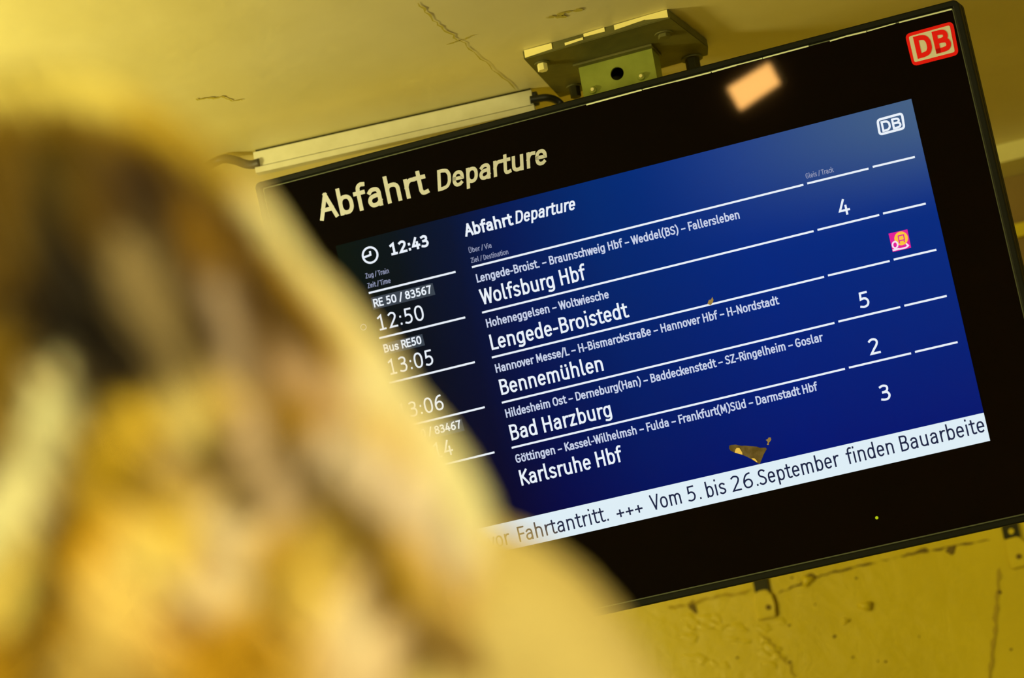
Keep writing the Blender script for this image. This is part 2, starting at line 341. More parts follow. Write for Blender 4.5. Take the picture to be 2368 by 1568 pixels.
    if ch == ')': return [smo([(0.0, 1.12), (0.13, 0.80), (0.17, 0.44), (0.13, 0.08), (0.0, -0.22)])], 0.17, 'rr'
    return [], 0.14, 'ss'
BEAR = {'s': 0.145, 'r': 0.105, 'd': 0.055}
def layout(text, gap=1.0):
    x = 0.0; out = []; prev = None
    for ch in text:
        if ch == ' ':
            x += 0.27; prev = prev; continue
        s, b, c = G(ch)
        if prev is not None: x += (BEAR[prev] + BEAR[c[0]]) * gap
        out.append((s, x)); x += b; prev = c[1]
    return out, x
def stroke_poly(pts, hw, V, F, ext=True):
    P = [Vector((p[0], p[1])) for p in pts]
    Q = [P[0]]
    for p in P[1:]:
        if (p - Q[-1]).length > 1e-5: Q.append(p)
    if len(Q) < 2: return
    closed = (Q[0] - Q[-1]).length < 1e-4
    if not closed and ext:
        Q[0] = Q[0] - (Q[1] - Q[0]).normalized() * hw; Q[-1] = Q[-1] + (Q[-1] - Q[-2]).normalized() * hw
    n = len(Q); base = len(V)
    for i in range(n):
        if closed: a = Q[i] - Q[(i-1) if i > 0 else n-2]; b = Q[(i+1) if i < n-1 else 1] - Q[i]
        else: a = Q[i] - Q[max(i-1, 0)]; b = Q[min(i+1, n-1)] - Q[i]
        if a.length < 1e-9: a = b
        if b.length < 1e-9: b = a
        a = a.normalized(); b = b.normalized()
        na = Vector((-a.y, a.x)); nb = Vector((-b.y, b.x)); mm = na + nb
        if mm.length < 0.3: mm = nb
        mm.normalize(); k = 1 / max(0.45, mm.dot(nb))
        V.append(Q[i] + mm * hw * k); V.append(Q[i] - mm * hw * k)
    for i in range(n - 1): F.append((base+2*i, base+2*i+1, base+2*i+3, base+2*i+2))
def text_geo(text, p0, p1, cap, wt, V, F, slant=0.0, updir=None, gap=1.0):
    """text whose ink runs from p0 to p1 on its baseline (2-D), of cap height cap and stroke weight wt*cap"""
    p0, p1 = Vector(p0), Vector(p1); ex = (p1 - p0); L = ex.length; ex.normalize(); ey = Vector((-ex.y, ex.x))
    lay, tot = layout(text, gap); hw = wt / 2
    kx = (L / cap - wt) / max(tot, 0.05)
    for strokes, x0 in lay:
        for st in strokes:
            pts = [((x0 + x) * kx + hw, hw + y * (1 - wt)) for x, y in st]
            VV, FF = [], []
            stroke_poly(pts, hw, VV, FF)
            b = len(V)
            k_off = 0.00004 * (1 + len(F) % 9)          # strokes lie a hair apart so crossings never coincide
            for v in VV:
                q = p0 + ex * ((v.x + slant * (v.y)) * cap) + ey * (v.y * cap); V.append((q.x, q.y, k_off))
            F += [tuple(i + b for i in f) for f in FF]

# ------------------------------------------------------------------ departure display
# display axes: u right, v down its glass, n into it; it leans forward over the viewer
SU = Vector((1, 0, 0)); SV = Vector((0, 0.1822, -0.9833)).normalized(); SN = SU.cross(SV).normalized()
if SN.y < 0: SN = -SN
S_TL = Vector((-1.8023, 5.3689, 1.7607 + HC))          # top-left corner of the lit picture
PW, PH = 1.018, 0.5726                                  # picture size
def glass(x, y):
    """point on the glass that the photograph shows at (x, y), as display-local (x, z)"""
    d = ray(x, y); k = ((S_TL - CAM_P).dot(SN)) / d.dot(SN); P = CAM_P + d * k - S_TL
    return (P.dot(SU) - PW / 2, V_BOT - P.dot(SV))
V_BOT = 0.7125                                           # casing bottom below the picture's top edge
U0, U1 = -0.120 - PW/2, 1.1290 - PW/2                    # casing sides (local x)
H_TOP = V_BOT + 0.1400                                  # casing height (local z)
disp = empty('departure_display', S_TL + SU * (PW/2) + SV * V_BOT, 'large black framed departure board with lit blue timetable hanging from the ceiling bracket', 'display board')
disp.matrix_world = Matrix.Translation(disp.location) @ Matrix((SU, SN, -SV)).transposed().to_4x4()

# casing: frame ring with a raised lip, and the shallow tray behind
bm = bmesh.new()
LIP = 0.011
def ringbox(bm, x0, x1, z0, z1, t, y0, y1, bev):
    bm_box(bm, x0, x1, y0, y1, z1 - t, z1, bev); bm_box(bm, x0, x1, y0, y1, z0, z0 + t, bev)
    bm_box(bm, x0, x0 + t, y0, y1, z0 + t - bev, z1 - t + bev, bev); bm_box(bm, x1 - t, x1, y0, y1, z0 + t - bev, z1 - t + bev, bev)
def rrect(x0, x1, z0, z1, r, n=6):
    P = []
    for cx_, cz_, a in ((x1 - r, z1 - r, 0), (x0 + r, z1 - r, 90), (x0 + r, z0 + r, 180), (x1 - r, z0 + r, 270)):
        for k in range(n + 1): P.append((cx_ + r * math.cos(R0(a + 90 * k / n)), cz_ + r * math.sin(R0(a + 90 * k / n))))
    return P
# section through the frame, swept round the rounded rectangle: (inset, depth)
SEC = [(LIP, 0.004), (LIP, -0.003), (LIP - 0.002, -0.005), (0.0022, -0.005), (0.0006, -0.0042), (0.0, -0.0025), (0.0, 0.018), (0.0035, 0.0205), (0.0035, 0.0235), (0.0, 0.026), (0.0, 0.048), (0.003, 0.051)]
V, F = [], []
NP = None
for ins, dep in SEC:
    P = rrect(U0 + ins, U1 - ins, ins, H_TOP - ins, max(0.002, 0.010 - ins)); NP = len(P)
    V += [(x, dep, z) for x, z in P]
for s in range(len(SEC) - 1):
    for i in range(NP):
        j = (i + 1) % NP; F.append((s*NP+i, s*NP+j, (s+1)*NP+j, (s+1)*NP+i))
F.append(tuple(range((len(SEC)-1)*NP, len(SEC)*NP)))
casing = link_mesh('casing', V, F, FRAME, disp)
for pl in casing.data.polygons: pl.use_smooth = False
rear = box('rear_housing', U0 + 0.09, U1 - 0.09, 0.0505, 0.074, 0.09, H_TOP - 0.16, FRAME, disp, 0.004)
# front glass: black printed border pane with ground edges
V, F = [], []
SECG = [(LIP + 0.0004, 0.003), (LIP + 0.0004, 0.0008), (LIP + 0.0024, -0.0008), (LIP + 0.006, -0.0008)]
for ins, dep in SECG:
    P = rrect(U0 + ins, U1 - ins, ins, H_TOP - ins, 0.004); V += [(x, dep, z) for x, z in P]
for s in range(len(SECG) - 1):
    for i in range(NP):
        j = (i + 1) % NP; F.append((s*NP+i, s*NP+j, (s+1)*NP+j, (s+1)*NP+i))
F.append(tuple(range((len(SECG)-1)*NP, len(SECG)*NP)))
pane = link_mesh('front_pane', V, F, GLASS, disp); pane['label'] = 'glossy black border glass with ground bright edge'
pane.data.materials.append(GEDGE)
for k, pl in enumerate(pane.data.polygons):
    if NP <= k < 2 * NP: pl.material_index = 1

# lit picture
YS = -0.0014
scr_m = mat('screen_glow', (0.0, 0.0, 0.0), 0.03, spec=0.5)
nt, b = nodes(scr_m)
tc = nt.nodes.new('ShaderNodeTexCoord'); sp = nt.nodes.new('ShaderNodeSeparateXYZ'); nt.links.new(tc.outputs['Object'], sp.inputs[0])
mr = nt.nodes.new('ShaderNodeMapRange'); mr.inputs['From Min'].default_value = -PW/2; mr.inputs['From Max'].default_value = PW/2
nt.links.new(sp.outputs['X'], mr.inputs['Value'])
cr = nt.nodes.new('ShaderNodeValToRGB'); els = cr.color_ramp.elements
els[0].position = 0.0; els[0].color = (*lin(12, 11, 12), 1)
els[1].position = 1.0; els[1].color = (*lin(2, 30, 128), 1)
for ps, c in ((0.10, (10, 10, 24)), (0.20, (7, 10, 46)), (0.30, (3, 14, 80)), (0.45, (0, 24, 106)), (0.7, (0, 27, 126))):
    e = els.new(ps); e.color = (*lin(*c), 1)
nt.links.new(mr.outputs['Result'], cr.inputs['Fac'])
# paler colour towards the upper right corner of the panel
mz = nt.nodes.new('ShaderNodeMapRange'); mz.inputs['From Min'].default_value = V_BOT - 0.20; mz.inputs['From Max'].default_value = V_BOT
mz.interpolation_type = 'SMOOTHSTEP'
nt.links.new(sp.outputs['Z'], mz.inputs['Value'])
mx2 = nt.nodes.new('ShaderNodeMapRange'); mx2.inputs['From Min'].default_value = 0.0; mx2.inputs['From Max'].default_value = 0.66; mx2.interpolation_type = 'SMOOTHSTEP'
nt.links.new(sp.outputs['X'], mx2.inputs['Value'])
mu = nt.nodes.new('ShaderNodeMath'); mu.operation = 'MULTIPLY'; nt.links.new(mz.outputs['Result'], mu.inputs[0]); nt.links.new(mx2.outputs['Result'], mu.inputs[1])
mixc = nt.nodes.new('ShaderNodeMix'); mixc.data_type = 'RGBA'
mz2 = nt.nodes.new('ShaderNodeMapRange'); mz2.inputs['From Min'].default_value = V_BOT - PH; mz2.inputs['From Max'].default_value = V_BOT
nt.links.new(sp.outputs['Z'], mz2.inputs['Value'])
sc3 = nt.nodes.new('ShaderNodeMix'); sc3.data_type = 'RGBA'; sc3.blend_type = 'MULTIPLY'; sc3.inputs['Factor'].default_value = 1.0
ra = nt.nodes.new('ShaderNodeValToRGB'); ra.color_ramp.elements[0].color = (0.9, 0.55, 0.72, 1); ra.color_ramp.elements[1].color = (1, 2.6, 1.15, 1)
nt.links.new(mz2.outputs['Result'], ra.inputs['Fac']); nt.links.new(cr.outputs['Color'], sc3.inputs['A']); nt.links.new(ra.outputs['Color'], sc3.inputs['B'])
nt.links.new(mu.outputs[0], mixc.inputs['Factor']); nt.links.new(sc3.outputs['Result'], mixc.inputs['A']); mixc.inputs['B'].default_value = (*lin(74, 102, 132), 1)
nt.links.new(mixc.outputs['Result'], b.inputs['Emission Color']); b.inputs['Emission Strength'].default_value = 1.0
TB = (PH - 0.0465)                                       # where the ticker strip begins below the top edge
screen = link_mesh('screen', [(-PW/2, YS, V_BOT), (PW/2, YS, V_BOT), (PW/2, YS, V_BOT - TB), (-PW/2, YS, V_BOT - TB)], [(0, 3, 2, 1)], scr_m, disp)
white_m = mat('pixel_white', (0, 0, 0), 0.3, emit=lin(232, 240, 250), strength=1.0)
soft_m = mat('pixel_soft_white', (0, 0, 0), 0.3, emit=lin(196, 206, 232), strength=1.0)
dim_m = mat('pixel_dim_white', (0, 0, 0), 0.3, emit=lin(140, 148, 180), strength=1.0)
navy_m = mat('pixel_navy', (0, 0, 0), 0.3, emit=lin(14, 28, 66), strength=1.0)
tick_m = mat('pixel_ticker', (0, 0, 0), 0.03, emit=lin(222, 238, 246), strength=1.0)
box_m = mat('pixel_slate', (0, 0, 0), 0.3, emit=lin(44, 58, 76), strength=1.0)
mag_m = mat('pixel_magenta', (0, 0, 0), 0.3, emit=lin(222, 20, 150), strength=1.0)
yel_m = mat('pixel_yellow', (0, 0, 0), 0.3, emit=lin(250, 196, 60), strength=1.0)
pink_m = mat('pixel_pale', (0, 0, 0), 0.3, emit=lin(248, 222, 244), strength=1.0)
YT = YS - 0.0006
def flat(name, V2, F, y, m, parent):
    o = link_mesh(name, [(v[0], y - (v[2] if len(v) > 2 else 0.0), v[1]) for v in V2], F, m, parent); return o
def txt(name, items, m=white_m, parent=screen, y=YT, wt=0.14, slant=0.0):
    """items: (string, start px, end px, cap height px[, weight]) on the baseline of the photograph"""
    V, F = [], []
    for it in items:
        s, a, bb, cap = it[:4]; w_ = it[4] if len(it) > 4 else wt
        p0, p1 = glass(*a), glass(*bb)
        text_geo(s, p0, p1, cap * PXM, w_, V, F, it[5] if len(it) > 5 else slant)
    return flat(name, V, F, y, m, parent)
PXM = PH / 806.0 * 0.985                                    # metres of glass per photo pixel, vertically
txt('heading_text', [('Abfahrt', (1077.5, 548), (1188.5, 520.5), 31, 0.175)])
txt('heading_text', [('Departure', (1193.5, 518.5), (1331, 485), 31, 0.15, 0.20)])
txt('clock_text', [('12:43', (905, 591.5), (994.5, 569.5), 30, 0.19)])
for s, a, bb in (('Zug / Train', (847, 644.5), (901, 631.5)), ('Zeit / Time', (852, 667), (905, 654)), ('Über / Via', (1086, 585.5), (1138, 573)), ('Ziel / Destination', (1091, 608.5), (1177, 587.5)), ('Gleis / Track', (1865, 413.7), (1929, 398))):
    txt('column_caption', [(s, a, bb, 12.5, 0.13)], dim_m)
# destinations and routes
txt('destination_text', [('Wolfsburg Hbf', (1115, 705.5), (1357.5, 646.5), 38, 0.135)])
txt('destination_text', [('Lengede-Broistedt', (1138.5, 810), (1456, 733.5), 38, 0.135)])
txt('destination_text', [('Bennemühlen', (1161, 914), (1397.5, 857), 38, 0.135)])
txt('destination_text', [('Bad Harzburg', (1184.5, 1019), (1417, 963), 38, 0.135)])
txt('destination_text', [('Karlsruhe Hbf', (1207.5, 1123.5), (1442, 1067), 38, 0.135)])
txt('route_text', [('Lengede-Broist. – Braunschweig Hbf – Weddel(BS) – Fallersleben', (1104.5, 654), (1712, 505.5), 21, 0.16)], soft_m)
txt('route_text', [('Hoheneggelsen – Woltwiesche', (1127.5, 758), (1410, 689.5), 21, 0.16)], soft_m)
txt('route_text', [('Hannover Messe/L – H-Bismarckstraße – Hannover Hbf – H-Nordstadt', (1148.5, 862.5), (1803, 703.5), 21, 0.16)], soft_m)
txt('route_text', [('Hildesheim Ost – Derneburg(Han) – Baddeckenstedt – SZ-Ringelheim – Goslar', (1172, 966.5), (1905, 789), 21, 0.16)], soft_m)
txt('route_text', [('Göttingen – Kassel-Wilhelmsh – Fulda – Frankfurt(M)Süd – Darmstadt Hbf', (1195, 1071.5), (1892.5, 903), 21, 0.16)], soft_m)
for s, x, y in (('4', 1955.5, 497.5), ('5', 2002.5, 711.5), ('2', 2026, 819), ('3', 2051, 926)):
    txt('track_number', [(s, (x - 12.5, y + 3), (x + 12.5, y - 3), 38, 0.135)])
# times and train numbers
txt('departure_time', [('12:50', (877.5, 765.5), (983.5, 739.5), 38, 0.115)])
txt('departure_time', [('13:05', (902, 868), (1006, 842.5), 38, 0.115)])
txt('departure_time', [('13:06', (925.5, 972), (1029, 946.5), 38, 0.115)])
txt('departure_time', [('13:14', (948.5, 1076), (1050, 1051), 38, 0.115)])
def quad_px(name, px, y, m, parent):
    return flat(name, [glass(*p) for p in px], [(0, 1, 2, 3)], y, m, parent)
for p in ([(858, 689), (1001, 654.5), (1007.5, 681.5), (864, 716.5)], [(883, 796), (977, 772.5), (983.5, 798.5), (889, 822)], [(927, 1002), (1068, 968), (1075, 996), (934, 1030)]):
    quad_px('train_number_field', p, YT + 0.0002, box_m, screen)
txt('train_number', [('RE 50 / 83567', (866.5, 711.5), (1000.5, 678), 20.5, 0.17)])
txt('train_number', [('Bus RE50', (890, 816.5), (977, 795), 20.5, 0.17)])
txt('train_number', [('RE 10 / 83467', (934, 1023.5), (1068.5, 990), 20.5, 0.17)])
# divider lines: four pieces per row
def lines():
    rows = {0: [(853.6, 677.9, 1054.2, 628.8), (1092, 618, 1858.4, 427.5), (1867.3, 424.6, 2009.1, 390), (2018.6, 386.2, 2116.1, 363.1)],
            1: [(877.2, 782.6, 1076.6, 734), (1115.6, 723.1, 1882, 534.6), (1890.9, 531.9, 2033.7, 497.3), (2042.5, 494.1, 2141.3, 471)],
            2: [(900.6, 886, 1098.9, 837.5), (1138.1, 826.9, 1906.3, 640.4), (1915.1, 637.4, 2057.9, 603.7), (2067.1, 600.5, 2165.8, 577.7)],
            3: [(924.2, 990, 1121.8, 941.7), (1161.1, 931.4, 1930.2, 746.8), (1939.1, 743.8, 2082.5, 710.1), (2091.6, 707.2, 2189.8, 684.4)],
            4: [(947.6, 1094, 1144.3, 1046), (1183.9, 1035.7, 1954.5, 853), (1963.6, 850.4, 2107.3, 817), (2116.4, 814, 2214.9, 791.2)]}
    for r in rows.values():
        for x0, y0, x1, y1 in r:
            V, F = [], []; stroke_poly([glass(x0, y0), glass(x1, y1)], 2.35 * PXM, V, F, False)
            flat('divider_line', V, F, YT, white_m, screen)
lines()
# clock symbol, small ring
def ringmark(name, cx, cy, r, wd, m, y=YT, extra=()):
    c = Vector(glass(cx, cy)); V, F = [], []
    stroke_poly([(c.x + r * PXM * math.cos(R0(a)), c.y + r * PXM * math.sin(R0(a))) for a in range(0, 361, 10)], wd * PXM / 2, V, F)
    for pl in extra: stroke_poly([glass(*q) for q in pl], wd * PXM / 2, V, F)
    return flat(name, V, F, y, m, screen)
ringmark('clock_symbol', 856.7, 590, 18.9, 5.0, white_m, extra=([(856.5, 583), (857.5, 589.5), (845, 594.5)],))
ringmark('row_marker', 841, 757, 7.0, 2.2, dim_m)
# replacement-transport pictogram
pic = quad_px('pictogram', [(2055, 540.5), (2098.7, 530.5), (2107.5, 573), (2065, 583)], YT, mag_m, screen)
def disc(name, cx, cy, r, m, y):
    c = Vector(glass(cx, cy)); n = 28
    return flat(name, [(c.x + r * PXM * math.cos(2*math.pi*i/n), c.y + r * PXM * math.sin(2*math.pi*i/n)) for i in range(n)], [tuple(range(n))], y, m, screen)
disc('pictogram_disc', 2084.5, 551.5, 16.2, yel_m, YT - 0.0003)
V, F = [], []
stroke_poly([glass(*q) for q in ((2077.5, 546), (2090, 543), (2092, 554.5), (2079.5, 557.5), (2077.5, 546))], 1.3 * PXM, V, F)
stroke_poly([glass(2080, 559), glass(2081, 562)], 1.2 * PXM, V, F); stroke_poly([glass(2091, 556.5), glass(2092, 559)], 1.2 * PXM, V, F)
flat('pictogram_bus', V, F, YT - 0.0005, mag_m, screen)
V, F = [], []
stroke_poly(arcp := [glass(2070.5 + 6 * math.cos(R0(a)), 566.5 + 7.5 * math.sin(R0(a))) for a in range(0, 361, 20)], 1.9 * PXM, V, F)
stroke_poly([glass(2067, 578.5), glass(2078, 576)], 2.2 * PXM, V, F)
stroke_poly([glass(*q) for q in ((2082, 576), (2096, 572.5), (2101, 568), (2097, 564.5))], 1.9 * PXM, V, F)
flat('pictogram_figure', V, F, YT - 0.0005, pink_m, screen)
# operator mark on the picture: rounded frame with two letters
def rr_px(px, r, n=5):
    """rounded quadrilateral through four pixel corners (clockwise from top-left)"""
    P = [Vector(glass(*p)) for p in px]; out = []
    for i in range(4):
        c = P[i]; a = (P[i-1] - c).normalized(); b_ = (P[(i+1) % 4] - c).normalized(); rr = r * PXM
        s, e = c + a * rr, c + b_ * rr
        for k in range(n + 1):
            t = k / n; out.append((1-t)**2 * s + 2*t*(1-t) * c + t*t * e)
    return out
def frame_px(name, px, r, wd, m, y, parent):
    P = rr_px(px, r); V, F = [], []; c = sum(P, Vector((0, 0))) / len(P)
    stroke_poly([tuple(p) for p in P] + [tuple(P[0])], wd * PXM / 2, V, F); return flat(name, V, F, y, m, parent)
frame_px('logo_frame', [(2029.5, 278), (2086, 262.5), (2091.5, 296.5), (2035, 311.5)], 7, 5.6, white_m, YT, screen)
txt('logo_letters', [('D', (2041.5, 306), (2062.5, 301), 26, 0.19), ('B', (2066, 300), (2086.5, 295), 26, 0.19)])
# ticker strip
PB = V_BOT - PH; PT = V_BOT - TB
ticker = flat('ticker_bar', [(-PW/2, PT), (PW/2, PT), (PW/2, PB), (-PW/2, PB)], [(0, 3, 2, 1)], YS - 0.0001, tick_m, disp)
txt('ticker_text', [('vor', (1133, 1270.5), (1182, 1258.5), 37, 0.108), ('Fahrtantritt.', (1203, 1254), (1409.5, 1204), 37, 0.108), ('+++', (1430, 1203.5), (1490, 1189), 37, 0.108),
    ('Vom', (1509, 1181), (1578.5, 1164), 37, 0.108), ('5.', (1593, 1161.5), (1624, 1154), 37, 0.108), ('bis', (1637.5, 1151.5), (1682, 1140.5), 37, 0.108),
    ('26.', (1695.5, 1138), (1755.5, 1123.5), 37, 0.108), ('September', (1759, 1123), (1944, 1077.5), 37, 0.108), ('finden', (1961, 1074.5), (2070, 1048), 37, 0.108),
    ('Bauarbeite', (2086, 1045), (2280, 998.5), 37, 0.108)], navy_m, ticker, YS - 0.0007)
# printed on the border glass
YB = -0.0012
txt('printed_heading', [('Abfahrt', (742, 511.5), (993, 447.5), 65, 0.155)], CREAMPRINT, disp, YB)
txt('printed_subheading', [('Departure', (1013.5, 443), (1266, 379), 51, 0.165, 0.17)], CREAMPRINT, disp, YB)
# bare glass edge showing along the top of the border
V, F = [], []
for pl in ([(1352, 224), (1480, 189)], [(1482, 188), (1560, 168.5), (1640, 150)], [(1642, 149), (1700, 136), (1760, 122)], [(1762, 122.5), (1868, 97.5)], [(1917, 85.5), (1955, 77), (2002, 66)], [(2004, 65), (2070, 49)], [(2078, 46), (2200, 17.5)]):
    q = [Vector(glass(*p)) for p in pl]
    for a_, b_ in zip(q[:-1], q[1:]):
        zl = H_TOP - LIP - 0.0022
        stroke_poly([(a_.x, zl + 0.0006 * math.sin(a_.x * 90)), (b_.x, zl + 0.0006 * math.sin(b_.x * 90))], (0.0008 + 0.0005 * abs(math.sin(a_.x * 41))), V, F, False)
edge = flat('bare_edge', V, F, YB, mat('bare_glass_edge', (0.75, 0.82, 0.62), 0.4), disp); edge['label'] = 'pale chipped strip along the upper glass edge'
badge = flat('operator_badge', rr_px([(2092.5, 79.5), (2203.5, 49), (2218, 126.5), (2111, 154)], 13), [tuple(range(24))], YB, RED, disp)
badge['label'] = 'red and white operator badge at the upper right corner'
flat('badge_field', rr_px([(2101.5, 85), (2196.5, 58.5), (2208.5, 120.5), (2115, 144.5)], 5), [tuple(range(24))], YB - 0.0005, mat('badge_cream', (0.74, 0.70, 0.62), 0.5, spec=0.2), badge)
txt('badge_letters', [('D', (2123, 136.5), (2160, 127), 53, 0.215), ('B', (2166, 125), (2203, 115.5), 53, 0.215)], RED, badge, YB - 0.001)
led = disc('status_light', 2027.8, 1197.4, 3.8, mat('green_led', (0.02, 0.03, 0), 0.4, emit=lin(170, 190, 10), strength=1.0), YB); led.parent = disp
led['label'] = 'tiny green status light in the lower border'

# ------------------------------------------------------------------ remnants of a torn sticker on the glass
def on_disp(name, px, m, y, h, parent=None):
    P = [glass(*p) for p in px]; M = disp.matrix_world
    pts = [M @ Vector((p[0], y, p[1])) for p in P]
    return prism(name, pts, -SN * h, m, parent)
zz = lambda x, y: (1650 + x / 11.84, 980 + y / 11.84)
STK = mottle(mat('torn_paper', (0.13, 0.085, 0.03), 0.8), (0.085, 0.055, 0.012), (0.17, 0.12, 0.06), 90)
YP = YS - 0.0009
st = on_disp('sticker_remnant', [zz(*p) for p in ((440,600),(500,580),(620,570),(700,588),(780,605),(880,600),(1000,612),(1200,625),(1280,660),(1440,655),(1470,690),(1390,830),(1320,1000),(1280,1100),(1210,1075),(1040,965),(940,910),(800,850),(590,790),(480,740),(440,680))], STK, YP, 0.0012)
tag(st, 'larger torn brown sticker scrap with yellow patches just above the white ticker', 'sticker scrap')
PATCH = mat('paper_yellow', (0.85, 0.62, 0.22), 0.7)
on_disp('paper_patch', [zz(*p) for p in ((600,760),(615,700),(650,662),(720,662),(760,720),(800,790),(805,850),(700,820),(592,790))], PATCH, YP - 0.0013, 0.0003, st)
on_disp('paper_patch', [zz(*p) for p in ((1048,958),(1080,942),(1130,945),(1180,990),(1215,1040),(1205,1058))], PATCH, YP - 0.0013, 0.0003, st)
STK2 = mottle(mat('torn_paper_grey', (0.32, 0.23, 0.14), 0.8), (0.25, 0.17, 0.09), (0.40, 0.30, 0.2), 120)
s2 = on_disp('sticker_remnant', [zz(*p) for p in ((1440,440),(1490,420),(1520,375),(1580,375),(1590,440),(1550,500),(1525,520),(1525,580),(1470,575),(1495,520),(1490,490))], STK2, YP, 0.001)
tag(s2, 'small pale sticker crumb right above the larger torn scrap', 'sticker scrap')
s3 = on_disp('sticker_remnant', [(1637, 703), (1640, 694), (1645, 693), (1648, 687), (1651, 694), (1649, 700), (1644, 706)], STK2, YP, 0.001)
tag(s3, 'tiny yellowish paper fleck beside the divider line above the Bismarckstrasse route line', 'sticker scrap')

# ------------------------------------------------------------------ ceiling bracket the display hangs from
ZU = HC + 1.990
brk = empty('ceiling_bracket', (-1.275, 5.45, ZU), 'olive metal plate with holed hanger bolted to the ceiling above the board', 'bracket')
def inv(o, p): return Vector(p) - o.location
bm = bmesh.new()
bm_prism(bm, [inv(brk, (x, y, ZU)) for x, y in ((-1.411, 5.340), (-1.147, 5.328), (-1.131, 5.515), (-1.142, 5.555), (-1.42, 5.572))], (0, 0, ZC - ZU - 0.0005), 0.0012)
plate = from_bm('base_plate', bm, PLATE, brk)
# flaking pale paint left on the plate's front edge
def chip(xa, xb, f0, f1):
    ya, yb = 5.340 + (xa + 1.411) / 0.264 * -0.012, 5.340 + (xb + 1.411) / 0.264 * -0.012
    h = ZC - ZU
    pts = [(xa, ya - 0.0004, ZU + h * f0[0]), (xb, yb - 0.0004, ZU + h * f0[1]), (xb, yb - 0.0004, ZU + h * f1[1]), (xa, ya - 0.0004, ZU + h * f1[0])]
    prism('paint_flake', [inv(brk, p) for p in pts], (0, -0.001, 0), CHIP, plate)
chip(-1.408, -1.358, (0.1, 0.25), (0.95, 0.9)); chip(-1.335, -1.302, (0.2, 0.3), (0.5, 0.55)); chip(-1.30, -1.262, (0.55, 0.5), (0.9, 0.95)); chip(-1.245, -1.19, (0.35, 0.55), (0.9, 0.95)); chip(-1.19, -1.15, (0.5, 0.1), (0.95, 0.95))
# hanger: U-shaped channel with a round hole in its web
YH = 5.438
def tabpt(x, y): p = at_y(x, y, YH); return p
tl, tr = tabpt(1337, 152), tabpt(1504, 110)
x0, x1 = tl.x, tr.x + 0.002; zb = HC + 1.80
hc = tabpt(1427, 170); hr = 0.0118
bm = bmesh.new()
N = 32
outer = []
for i in range(N):
    a = 2 * math.pi * i / N; c, s = math.cos(a), math.sin(a)
    k = 1 / max(abs(c), abs(s))
    ox = hc.x + c * k * (x1 - hc.x if c > 0 else hc.x - x0) if abs(c) >= abs(s) else hc.x + (c / abs(s)) * (x1 - hc.x if c > 0 else hc.x - x0)
    oz = hc.z + (s / abs(c)) * (ZU - hc.z if s > 0 else hc.z - zb) if abs(c) >= abs(s) else (ZU if s > 0 else zb)
    outer.append((ox, oz))
ringv = {}
for dy in (0.0, 0.004):
    ringv[dy] = ([bm.verts.new(inv(brk, (hc.x + hr * math.cos(2*math.pi*i/N), YH + dy, hc.z + hr * math.sin(2*math.pi*i/N)))) for i in range(N)],
                 [bm.verts.new(inv(brk, (ox, YH + dy, oz))) for ox, oz in outer])
for i in range(N):
    j = (i + 1) % N
    bm.faces.new([ringv[0.0][0][i], ringv[0.0][1][i], ringv[0.0][1][j], ringv[0.0][0][j]])
    bm.faces.new([ringv[0.004][0][i], ringv[0.004][0][j], ringv[0.004][1][j], ringv[0.004][1][i]])
    bm.faces.new([ringv[0.0][0][i], ringv[0.0][0][j], ringv[0.004][0][j], ringv[0.004][0][i]])
    bm.faces.new([ringv[0.0][1][i], ringv[0.004][1][i], ringv[0.004][1][j], ringv[0.0][1][j]])
p = inv(brk, (x0, YH, zb)); q = inv(brk, (x1, YH, ZU))
bm_box(bm, p.x, p.x + 0.004, p.y + 0.004, p.y + 0.045, p.z, q.z)
bm_box(bm, q.x - 0.004, q.x, p.y + 0.004, p.y + 0.045, p.z, q.z)
from_bm('hanger', bm, STEEL, brk)
p = inv(brk, (x0 + 0.006, YH + 0.046, zb)); q2 = inv(brk, (x1 - 0.006, 0, ZU))
box('hanger_back', p.x, q2.x, p.y, p.y + 0.004, p.z, q2.z, DARKST, brk)
box('hanger_flange', inv(brk, (x0 - 0.006, 0, 0)).x, inv(brk, (x1 + 0.004, 0, 0)).x, inv(brk, (0, YH - 0.014, 0)).y, inv(brk, (0, YH + 0.05, 0)).y, -0.004, 0.0, PLATE, brk, 0.0008)
def cyl(name, c, axis, r, h, m, parent, seg=6, bev=0.0006):
    bm = bmesh.new(); bmesh.ops.create_cone(bm, cap_ends=True, segments=seg, radius1=r, radius2=r, depth=h)
    if bev: bmesh.ops.bevel(bm, geom=bm.edges[:], offset=bev, segments=1, affect='EDGES')
    q = Vector((0, 0, 1)).rotation_difference(Vector(axis)); bmesh.ops.rotate(bm, verts=bm.verts, cent=(0, 0, 0), matrix=q.to_matrix())
    bmesh.ops.translate(bm, verts=bm.verts, vec=Vector(c))
    return from_bm(name, bm, m, parent)
for x, y, m_, r, h in ((1253, 146, CHIP, 0.009, 0.014), (1328, 200, DARKST, 0.010, 0.02), (1600, 135, DARKST, 0.013, 0.022), (1535, 78, PLATE, 0.011, 0.008)):
    c = inv(brk, at_z(x, y, ZU)); bl = cyl('bolt', (c.x, c.y, -h / 2), (0, 0, -1), r, h, m_, brk)
    cyl('washer', (c.x, c.y, -0.001), (0, 0, -1), r * 1.45, 0.002, PLATE, bl, 20, 0)
for x, y in ((1372.6, 209), (1484.5, 178)):
    c = inv(brk, tabpt(x, y)); sc = cyl('screw', (c.x, c.y - 0.0025, c.z), (0, -1, 0), 0.0065, 0.005, STEEL, brk, 16, 0.001)
    cyl('screw_stud', (c.x, c.y - 0.0065, c.z), (0, -1, 0), 0.0032, 0.003, CHIP, sc, 10, 0.0005)

